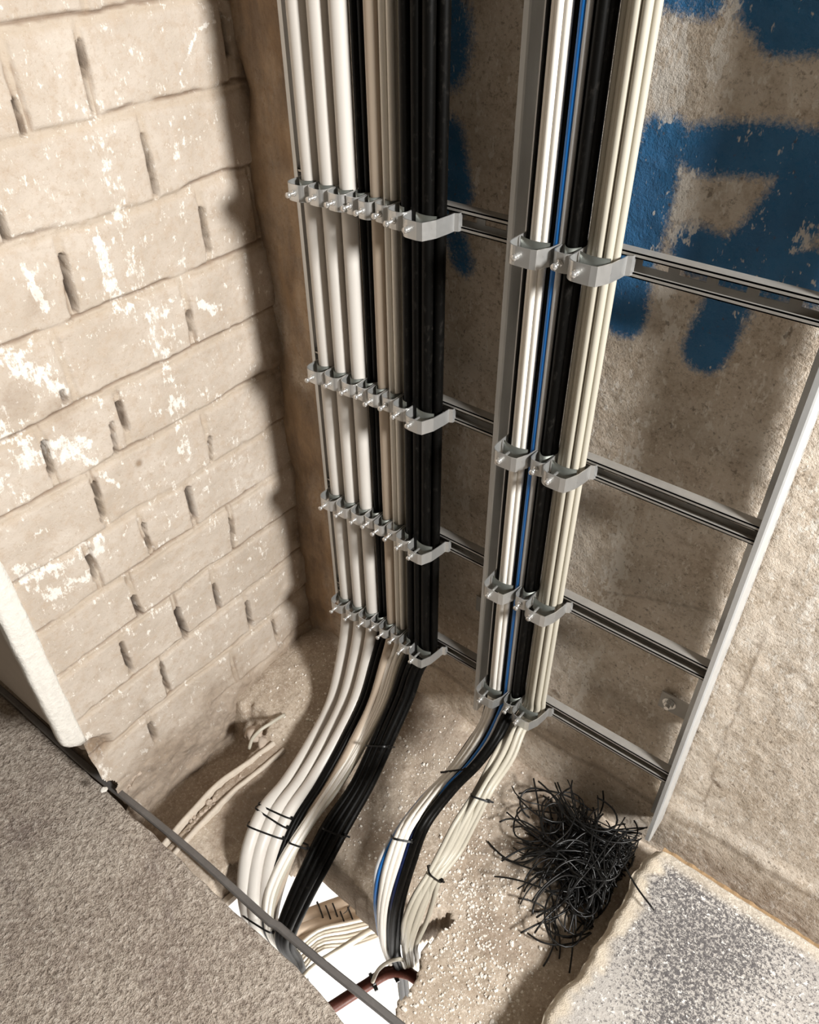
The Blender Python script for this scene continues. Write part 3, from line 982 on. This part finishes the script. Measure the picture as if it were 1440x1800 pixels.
BLB = ['thick black cable furthest left of the black bunch', 'thick black cable in the middle of the back row of the bunch', 'thick black cable in the back row right of the middle',
       'thick black cable at the right edge of the left ladder', 'thick black cable at left in the front row of the bunch', 'thick black cable at right in the front row of the bunch', 'thick black cable in the middle of the front row of the bunch']
for (x, y, r, u, lf), lb in zip(BK, BLB):
    uu = [u + (.85 - u) * .0 - (.04 if i > 3 else 0) * (1 - u) / .2 for i in range(n1)]
    cable(path(x, y, r, G1, uu, lf, B1), r, BLACK_C, lb, kg)

G2 = [((853, 1268), -.487, (902, 1255), -.424), ((831, 1303), -.482, (885, 1290), -.424), ((796, 1352), -.473, (852, 1335), -.424), ((744, 1408), -.463, (800, 1388), -.424),
      ((705, 1462), -.457, (752, 1450), -.424), ((683, 1518), -.455, (727, 1515), -.424), ((671, 1570), -.455, (708, 1580), -.424), ((668, 1625), -.456, (701, 1630), -.424), ((678, 1672), -.458, (700, 1680), -.424)]
B2 = [(.004, .01, -.08), (.004, .02, -.25), (0, .03, -.5)]
kg2 = 'cables on the right cable ladder'


def gl(x): return (x + .488) / .064


for x, y, r, mat, u, lf, lb in [
    (-.4915, -.0110, .0056, THIN_W, [-.03, 0, .0, .04, .04, .04, .10, .15, .2], .012, 'thin white cable at the left of the white three'),
    (-.4835, -.0165, .0056, THIN_W, [.12, .15, .17, .23, .24, .26, .28, .28, .3], .016, 'thin white cable in the middle of the white three'),
    (-.4745, -.0135, .0056, THIN_W, [.26, .30, .34, .42, .44, .48, .42, .36, .36], .015, 'thin white cable at the right of the white three'),
    (-.4655, -.0070, .0060, BLACK_C, [.40, .45, .48, .52, .60, .62, .60, .52, .5], .004, 'slim black cable between the white three and the blue cable'),
    (-.4560, -.0145, .0050, BLUE_C, [.50, .55, .58, .56, .60, .66, .66, .62, .6], [.008, .008, .008, .004, 0, 0, .002, .004, 0], 'bright blue cable running down the middle of the ladder'),
    (-.4490, -.0160, .0042, GREY_C, [.57, .62, .66, .60, .64, .70, .70, .66, .64], [.006, .006, .006, .003, 0, 0, 0, 0, 0], 'slim pale grey cable touching the blue cable'),
    (-.4410, -.0080, .0072, BLACK_C, [.70, .74, .74, .76, .78, .80, .80, .78, .76], .0, 'black cable directly right of the pale grey cable'),
    (-.4265, -.0080, .0072, BLACK_C, [.93, .93, .93, .94, .96, .98, .98, .98, .96], .0, 'black cable nearest the grey-beige cables'),
    (-.4335, -.0165, .0072, BLACK_C, [.82, .83, .84, .84, .86, .86, .86, .84, .82], .012, 'black cable resting between two others right of the blue one'),
    (-.5020, -.0055, .0048, BLACK_C, [-.16, -.16, -.14, -.12, -.16, -.18, -.10, -.02, .1], -.004, 'slim black cable left of the white three'),
    (-.4800, .0020, .0042, NAVY_C, [.2, .2, .3, .55, .62, .60, .62, .55, .5], [-.004, -.004, -.004, 0, .006, .008, .008, .004, 0], 'navy cable showing beside the whites at the lower bend'),
    (-.4960, .0015, .0046, BLUE_C, [-.10, -.12, -.12, -.12, -.13, -.26, -.26, -.10, 0], [-.004, -.004, -.002, .0, 0, 0, 0, 0, 0], 'blue cable bowing out left of the whites at the lower bend'),
    (-.5060, -.0035, .0040, GREY_C, [-.20, -.2, -.2, -.22, -.30, -.46, -.38, -.14, .05], -.006, 'slim pale grey cable bowing out furthest left above the hole')]:
    cable(path(x, y, r, G2, u, lf, B2), r, mat, lb, kg2)

G3 = [((902, 1271), -.425, (930, 1272), -.392), ((871, 1324), -.415, (905, 1330), -.385), ((834, 1394), -.407, (866, 1389), -.380), ((798, 1448), -.405, (836, 1449), -.382),
      ((771, 1498), -.404, (808, 1501), -.384), ((753, 1533), -.403, (776, 1543), -.386), ((730, 1572), -.404, (762, 1585), -.388), ((713, 1610), -.408, (750, 1622), -.391), ((706, 1648), -.412, (735, 1660), -.396)]
B3 = [(-.004, .006, -.08), (-.008, .02, -.25), (-.01, .03, -.5)]
for x, y, r, u, lf, lb in [
    (-.4135, -.0070, .0046, [0, 0, 0, .02, .05, .05, .0, .0, .1], 0, 'grey-beige cable at the left edge of its bunch'),
    (-.4025, -.0085, .0074, [.3, .28, .28, .28, .3, .3, .22, .2, .25], .002, 'thickest grey-beige cable of its bunch'),
    (-.3890, -.0075, .0064, [.62, .6, .6, .58, .6, .6, .52, .5, .5], .002, 'grey-beige cable right of the thickest one'),
    (-.3785, -.0060, .0050, [.95, .95, .95, .95, .96, .95, .98, .98, .9], 0, 'grey-beige cable at the right edge of its bunch'),
    (-.3960, -.0165, .0056, [.45, .44, .44, .45, .46, .44, .36, .36, .4], .012, 'grey-beige cable lying on top of its bunch at left'),
    (-.3850, -.0155, .0056, [.78, .78, .78, .80, .80, .78, .72, .70, .7], .011, 'grey-beige cable lying on top of its bunch at right')]:
    cable(path(x, y, r, G3, u, lf, B3), r, GREYB_C, lb, kg2)


# ------------------------------------------------------------------ zip ties around the runs
def gpt(G, s, u, lift=0):
    i = int(min(s, len(G) - 1.0001)); t = s - i

    def P(k):
        lp, lx, rp, rx = G[k]; a = uX(lp[0], lp[1], lx); b = uX(rp[0], rp[1], rx); return a + (b - a) * u
    j = min(i + 1, len(G) - 1)
    return P(i) * (1 - t) + P(j) * t + NRM * lift


def strip_loop(P, half, wvec, closed=True):
    """flat band along points P; wvec is the band's width direction"""
    P = np.array(P); n = len(P); c = P.mean(0); v = []; f = []
    for p in P:
        o = (p - c) / np.linalg.norm(p - c)
        for a, b in ((0, -1), (0, 1), (1, 1), (1, -1)): v.append(p + o * a * .0012 + wvec * b * half)
    m_ = n if closed else n - 1
    for i in range(m_):
        j = (i + 1) % n
        for k in range(4): f.append((i * 4 + k, i * 4 + (k + 1) % 4, j * 4 + (k + 1) % 4, j * 4 + k))
    return v, f


def zip_tie(G, s0, s1, u0, u1, lift, thick, label, group, tail=True):
    a = gpt(G, s0, u0, lift); b = gpt(G, s1, u1, lift)
    d = b - a; L = np.linalg.norm(d); d /= L
    e = NRM - d * (NRM @ d); e /= np.linalg.norm(e); wv = np.cross(d, e)
    c = (a + b) / 2; P = []
    for t in np.linspace(0, 2 * np.pi, 36, endpoint=False):
        cs, sn = math.cos(t), math.sin(t)
        P.append(c + d * (L / 2) * np.sign(cs) * abs(cs) ** .5 + e * thick * np.sign(sn) * abs(sn) ** .35)
    v, f = strip_loop(P, .0018, wv)
    root = empty('zip_tie', tuple(c), label, 'cable tie', group)
    obj('band', mesh('band', v, f), TIE, root, smooth=False)
    m = MB(); m.obox(b + e * thick * .4, d * .0030, e * .0026, wv * .0034)
    obj('head', m.mesh('head'), TIE, root, smooth=False)
    if tail:
        m = MB(); m.obox(b + e * thick * .4 + d * .006, d * .004, e * .0008, wv * .0018)
        obj('tail', m.mesh('tail'), TIE, root, smooth=False)


zg = 'zip ties on the bends'
zip_tie(G2, 2.05, 2.25, -.16, .75, .008, .018, 'black zip tie at the upper bend of the thin white and blue cables', zg)
zip_tie(G2, 4.1, 4.35, -.20, .66, .010, .020, 'black zip tie on the white cables just above the hole', zg)
zip_tie(G3, 2.05, 2.3, -.08, 1.10, .006, .015, 'black zip tie at the upper bend of the grey-beige cables', zg)
zip_tie(G3, 4.85, 5.0, -.02, 1.05, .005, .0105, 'black zip tie on the grey-beige cables just above the hole', zg)
zip_tie(G1, 3.68, 3.95, -.10, .37, .003, .0205, 'upper black zip tie around the three thick white cables', zg, False)
zip_tie(G1, 3.80, 4.2, -.10, .37, .003, .0205, 'slanting black zip tie around the three thick white cables', zg, False)
zip_tie(G1, 4.35, 4.5, -.10, .37, .003, .0205, 'lowest black zip tie around the three thick white cables', zg, False)
zip_tie(G1, 4.55, 4.6, .46, .70, .008, .017, 'black zip tie with a long tail on the thin beige cables at the bend', zg)
zip_tie(G1, 2.15, 2.2, .80, 1.05, .010, .026, 'black zip tie on the thick black cables, upper of two', zg)
zip_tie(G1, 4.0, 4.1, .76, 1.05, .010, .026, 'black zip tie on the thick black cables, lower of two', zg)
zip_tie(G1, 6.9, 7.0, -.08, .62, .0, .024, 'black zip tie on the beige cables right at the landing edge', zg, False)

# ------------------------------------------------------------------ things down in the hole
hz = -.34
for k in range(3):
    a = uZ(470, 1640 + k * 22, hz); b = uZ(575, 1600 + k * 22, hz); c = uZ(700, 1556 + k * 24, hz)
    cable(spline([a, b, c, c + (c - b) * 1.2], .02), .021, BEIGE_C, ['thick brown cable lying across under the hole, furthest back', 'thick brown cable lying across under the hole, middle one', 'thick brown cable lying across under the hole, nearest'][k], 'thick cables under the hole')
for k, (px, py) in enumerate(((565, 1598), (578, 1600), (590, 1596), (604, 1612), (618, 1606))):
    c = uZ(px, py + 10, hz + .0)
    d = uZ(px + 100, py - 36, hz) - c; d /= np.linalg.norm(d); e = np.cross(d, [0, 0, 1.0]); e /= np.linalg.norm(e)
    P = [c + e * .032 * math.cos(t) + np.array([0, 0, .0235]) * math.sin(t) for t in np.linspace(0, 2 * np.pi, 30, endpoint=False)]
    v, f = strip_loop(P, .0018, d)
    root = empty('zip_tie', tuple(c), 'black zip tie around the thick brown cables under the hole', 'cable tie', 'zip ties around the brown cables')
    obj('band', mesh('band', v, f), TIE, root, smooth=False)
for k in range(7):
    o = k * 8
    P = [uZ(505 + k * 3, 1730 + k * 4, -.55), uZ(522 + k * 4, 1668 + o * .55, hz + .03), uZ(560, 1638 + o * .8, hz + .04), uZ(610, 1625 + o * .9, hz + .03), uZ(670, 1612 + o * .75, hz + .02), uZ(740, 1590 + o * .6, hz)]
    cable(spline(P, .015), .0072, GREYB_C if k % 2 else THIN_W, 'slim white cable curving away under the hole in a fan', 'fan of slim cables under the hole')
cable(spline([uZ(515, 1745, -.30), uZ(545, 1705, -.26), uZ(600, 1668, -.24), uZ(660, 1630, -.24), uZ(720, 1600, -.25)], .02), .0075, GREYB_C, 'single pale cable slanting alone across the bright hole')
cable(spline([uZ(540, 1800, -.16), uZ(588, 1768, -.16), uZ(640, 1735, -.16), uZ(690, 1708, -.15), uZ(720, 1712, -.15), uZ(745, 1732, -.155), uZ(790, 1770, -.17)], .012), .0125, RED_C, 'red-brown cable crossing the bottom of the bright hole')
for k, (px, py) in enumerate(((655, 1724), (692, 1709))):
    c = uZ(px, py, -.157); d = uZ(px + 30, py - 15, -.157) - c; d /= np.linalg.norm(d); e = np.cross(d, [0, 0, 1.0])
    P = [c + e * .0145 * math.cos(t) + np.array([0, 0, .0145]) * math.sin(t) for t in np.linspace(0, 2 * np.pi, 24, endpoint=False)]
    root = empty('zip_tie', tuple(c), ['zip tie on the red-brown cable, further from the cable bunch', 'zip tie on the red-brown cable, at the foot of the cable bunch'][k], 'cable tie', 'zip ties on the red-brown cable')
    v, f = strip_loop(P, .0028, d); obj('band', mesh('band', v, f), TIE, root, smooth=False)
    m = MB(); m.obox(c + e * .017 + np.array([0, 0, .006]), d * .004, e * .006, np.array([0, 0, .003])); obj('head', m.mesh('head'), TIE, root, smooth=False)
cable(spline([uZ(655, 1726, -.13), uZ(665, 1705, -.10), uZ(685, 1690, -.07), uZ(700, 1686, -.05), uZ(712, 1700, -.12)], .008), .0040, GREYB_C, 'short grey cable looping from the red-brown cable to the bunch')
cable(spline([uZ(596, 1545, -.2), uZ(612, 1556, -.2), uZ(618, 1575, -.2), uZ(612, 1598, -.22), uZ(604, 1606, -.25)], .008), .0011, TIE, 'hair-thin black wire curling over the bright hole', name='wire', seg=6)
# timber batten in the corner of the hole
a = uZ(350, 1628, -.10); b = uZ(440, 1548, -.10); d = (b - a) / np.linalg.norm(b - a); e = np.cross(d, [0, 0, 1.0])
m = MB(); m.obox((a + b) / 2, d * np.linalg.norm(b - a) / 2, e * .006, np.array([0, 0, .010]))
tag(obj('timber_batten', m.mesh('timber_batten'), PALEWOOD, smooth=False), 'pale timber batten in the hole beside the thick white cables', 'batten')

# ------------------------------------------------------------------ rubble, channel and crumbs on the floor


def rock(name, c, r, mat, label, cat, group=None, squash=.7, sub=3):
    bm = bmesh.new(); bmesh.ops.create_icosphere(bm, subdivisions=sub, radius=r)
    o_ = Vector((random.random() * 50, random.random() * 50, 0))
    for q in bm.verts:
        k = 1 + .45 * mnoise.noise(q.co / r * 1.1 + o_) + .15 * mnoise.noise(q.co / r * 3 + o_)
        q.co *= k; q.co.z *= squash; q.co += Vector(c)
    me = bpy.data.meshes.new(name); bm.to_mesh(me); bm.free()
    return tag(obj(name, me, mat), label, cat, group)


def fz(x, y): return float(fh(np.array([x]), np.array([y]))[0][0])


# broken channel along the trench
root = empty('broken_channel', (-.95, -.45, 0), 'pale broken channel full of rubble on the floor beside the brick wall', 'channel')
A = [uZ(px, py, .006) for px, py in ((482, 1306), (440, 1338), (384, 1378), (340, 1424), (296, 1474), (270, 1508))]
Bp = [uZ(px, py, .002) for px, py in ((500, 1318), (462, 1350), (410, 1392), (366, 1436), (316, 1490), (290, 1522))]
sa = spline(A, .01); sb = spline(Bp, .01); n = min(len(sa), len(sb)); sa = sa[np.linspace(0, len(sa) - 1, n).astype(int)]; sb = sb[np.linspace(0, len(sb) - 1, n).astype(int)]
for nm, S in (('side_wall', sa), ('side_wall', sb)):
    v = []; f = []
    for i, p in enumerate(S):
        nn = mnoise.noise((i * .35, 1.0, S[0][0] * 9)) * .004
        for dx, dz in ((-.005, -.05), (-.005, .004), (-.002, .007), (.003, .007), (.006, .002), (.006, -.05)): v.append((p[0] + dx + nn, p[1], p[2] + dz + nn))
    for i in range(n - 1):
        for k in range(5): f.append((i * 6 + k, i * 6 + k + 1, (i + 1) * 6 + k + 1, (i + 1) * 6 + k))
    obj(nm, mesh(nm, v, f), PALEWOOD, root)
m = MB()
for i in range(70):
    t = random.uniform(.15, .8); j = int(t * (n - 1)); w_ = random.uniform(.25, .8)
    p = sa[j] * (1 - w_) + sb[j] * w_; r = random.uniform(.003, .010)
    bm = bmesh.new(); bmesh.ops.create_icosphere(bm, subdivisions=1, radius=r)
    for q in bm.verts: q.co *= random.uniform(.65, 1.25)
    m.add([tuple(np.array(q.co) + p + np.array([0, 0, -.010])) for q in bm.verts], [[q.index for q in ff.verts] for ff in bm.faces]); bm.free()
o = obj('rubble_fill', m.mesh('rubble_fill'), RUBBLE, root, smooth=False); o['kind'] = 'stuff'

q = uZ(446, 1290, .01); rock('rubble_stone', q, .022, RUBBLE, 'pinkish rubble lump at the end of the dark trench', 'rubble')
q = uZ(462, 1306, .0); rock('rubble_stone', q, .018, RUBBLE, 'smaller rubble lump beside the bent cable stub', 'rubble')
cable(spline([uZ(438, 1316, .0), uZ(443, 1300, .02), uZ(456, 1285, .035), uZ(478, 1270, .035), uZ(500, 1256, .02)], .006), .0042, GREYB_C, 'bent grey cable stub sticking out of the trench by the brick wall', name='cable_stub')
# debris at the foot of the jamb
m = MB()
m.box((BX - .5, -.50, -.05), (BX - .03, -.46, .45))  # backing added to shut light out of the gap by the jamb
tag(obj('gap_backing', m.mesh('gap_backing'), RUBBLE, smooth=False), kind='structure')
st = .004
xs = np.arange(BX - .26, BX + .012, st); ys = np.arange(-.562, -.50, st)
X, Y = np.meshgrid(xs, ys)
hh = .012 + .045 * sstep(-.57, -.52, Y) * sstep(BX - .26, BX - .12, X) + (fbm(X * 60, Y * 60, 151, 3) - .5) * .026 + (fbm(X * 150, Y * 150, 153, 2) - .5) * .010
hh = hh - .05 * sstep(BX - .05, BX + .012, X) * .4
o = obj('mortar_debris', mesh('mortar_debris', np.stack([X, Y, hh], -1).reshape(-1, 3), grid_faces(len(xs), len(ys))), RUBBLE, smooth=False)
tag(o, 'brown crumbled mortar in the dark gap under the white plaster jamb', 'debris', kind='stuff')
q = uX(182, 1388, BX + .012); q[2] = max(q[2], .02)
rock('rubble_stone', q, .0075, PLASTER, 'small white mortar lump where the landing meets the brick wall', 'rubble')

# plaster crumbs
m = MB(); cnt = 0
tpl = bmesh.new(); bmesh.ops.create_icosphere(tpl, subdivisions=1, radius=1)
tv = np.array([q.co[:] for q in tpl.verts]); tf = [[q.index for q in ff.verts] for ff in tpl.faces]; tpl.free()
CL = [(-.93, -.02, .10, .10, 320), (-.60, -.12, .13, .12, 650), (-.30, -.33, .09, .11, 1100), (-.42, -.10, .10, .12, 350), (-.24, -.48, .07, .10, 600), (-.62, -.30, .07, .05, 120), (-.36, -.24, .06, .08, 450)]
hp = np.array(HOLE)
for cx, cy, sx, sy, nn in CL:
    for _ in range(nn):
        x = random.gauss(cx, sx); y = random.gauss(cy, sy)
        if not (-1.08 < x < -.13 and -.60 < y < .045): continue
        if inpoly(np.array([x]), np.array([y]), [(a * 1.0, b + .012) for a, b in HOLE])[0]: continue
        if x < trench_edge(y) + .02 and y < -.18: continue
        if y < -.56 and x < -.31: continue
        r = abs(random.gauss(0, .0012)) + .0008
        s = np.array([random.uniform(.7, 1.4), random.uniform(.7, 1.4), random.uniform(.5, 1)]) * r
        m.add(tv * s * np.array([1, 1, 1]) * (1 + rng.uniform(-.2, .2, (len(tv), 1))) + np.array([x, y, fz(x, y) + r * .3]), tf)
o = obj('plaster_crumbs', m.mesh('plaster_crumbs'), CRUMB, smooth=False)
tag(o, 'white plaster crumbs scattered over the dusty shaft floor', 'crumbs', kind='stuff')

# ------------------------------------------------------------------ heap of black cable ties by the slab
tg = 'black cable ties in the heap'
HEAP = 'cut-off black cable tie in the tangled heap against the raised slab'


def strand(P, r=.0016, label=HEAP, group=tg):
    v, f = tube_arr(P, r, 6)
    tag(obj('cable_tie', mesh('cable_tie', v, f), TIE), label, 'cable tie', group)


def fl(px, py, h): return uZ(px, py, h)


hand = [([(938, 1368), (944, 1400), (950, 1440), (956, 1475)], [.06, .05, .04, .03], 'straight black tie end standing up at the back left of the heap'),
        ([(980, 1375), (990, 1400), (1010, 1435), (1050, 1500), (1085, 1560)], [.08, .075, .07, .06, .05], 'long straight black tie crossing the middle of the heap'),
        ([(912, 1395), (940, 1390), (975, 1392), (1010, 1405), (1040, 1425)], [.03, .04, .045, .04, .03], 'black tie arching over the back of the heap'),
        ([(1060, 1390), (1061, 1410), (1055, 1430), (1045, 1445)], [.09, .07, .05, .04], 'black tie with a hooked tip at the back right of the heap'),
        ([(878, 1445), (890, 1440), (915, 1442), (940, 1455), (955, 1470)], [.03, .032, .034, .03, .03], 'black tie reaching out furthest left with its head on the floor'),
        ([(935, 1420), (915, 1425), (904, 1445), (906, 1468), (925, 1478), (955, 1478)], [.03, .03, .03, .03, .03, .03], 'black tie curled into a ring at the left of the heap'),
        ([(882, 1508), (910, 1519), (945, 1531), (985, 1545)], [.02, .025, .03, .035], 'straight black tie pointing out to the left of the heap'),
        ([(957, 1568), (1000, 1562), (1040, 1555), (1065, 1546)], [.05, .06, .06, .05], 'pale-edged black tie lying flat at the front of the heap'),
        ([(1085, 1490), (1100, 1525), (1120, 1560), (1150, 1600)], [.10, .115, .12, .118], 'straight black tie lying over the edge of the slab'),
        ([(915, 1640), (950, 1622), (990, 1605), (1025, 1580)], [.02, .025, .03, .03], 'straight black tie pointing toward the hole at the front of the heap'),
        ([(927, 1640), (950, 1655), (985, 1661), (1015, 1655), (1040, 1640)], [.015, .015, .015, .02, .025], 'black tie bent in a bow at the very front of the heap'),
        ([(940, 1640), (950, 1625), (985, 1590), (1010, 1570)], [.02, .03, .04, .05], 'short black tie beside the bow at the front of the heap')]
for P, hs, lb in hand:
    pts = [fl(px, py, h_ + .006) for (px, py), h_ in zip(P, hs)]
    strand(spline(pts, .008), .0019, lb)
for k in range(235):
    cx, cy = random.gauss(-.185, .036), random.gauss(-.045, .045)
    ln = random.uniform(.10, .24); ang = random.uniform(0, 6.28); cur = random.gauss(0, 13)
    h0 = abs(random.gauss(.03, .03)); tilt = random.gauss(0, .25)
    x, y, z = cx, cy, h0; P = []
    npt = 18; st = ln / npt
    x -= math.cos(ang) * ln / 2; y -= math.sin(ang) * ln / 2
    ok = True
    for i in range(npt + 1):
        zz = max(.004 + max(0.0, fz(x, y)), z + math.sin(i / npt * math.pi) * .02 * (1 + random.random() * .1))
        P.append((x, y, min(zz, .12)))
        ang += cur * st * (1 + .5 * math.sin(i * .5 + k)); x += math.cos(ang) * st; y += math.sin(ang) * st; z += tilt * st
    P = np.array(P)
    P[:, 0] -= max(0, P[:, 0].max() + .128 + random.random() * .012); P[:, 1] -= max(0, P[:, 1].max() - .036 + random.random() * .012)
    keep = np.concatenate([[True], np.linalg.norm(np.diff(P, axis=0), axis=1) > .0015]); P = P[keep]
    if len(P) < 4: continue
    strand(P, random.choice([.0014, .0017, .002]))
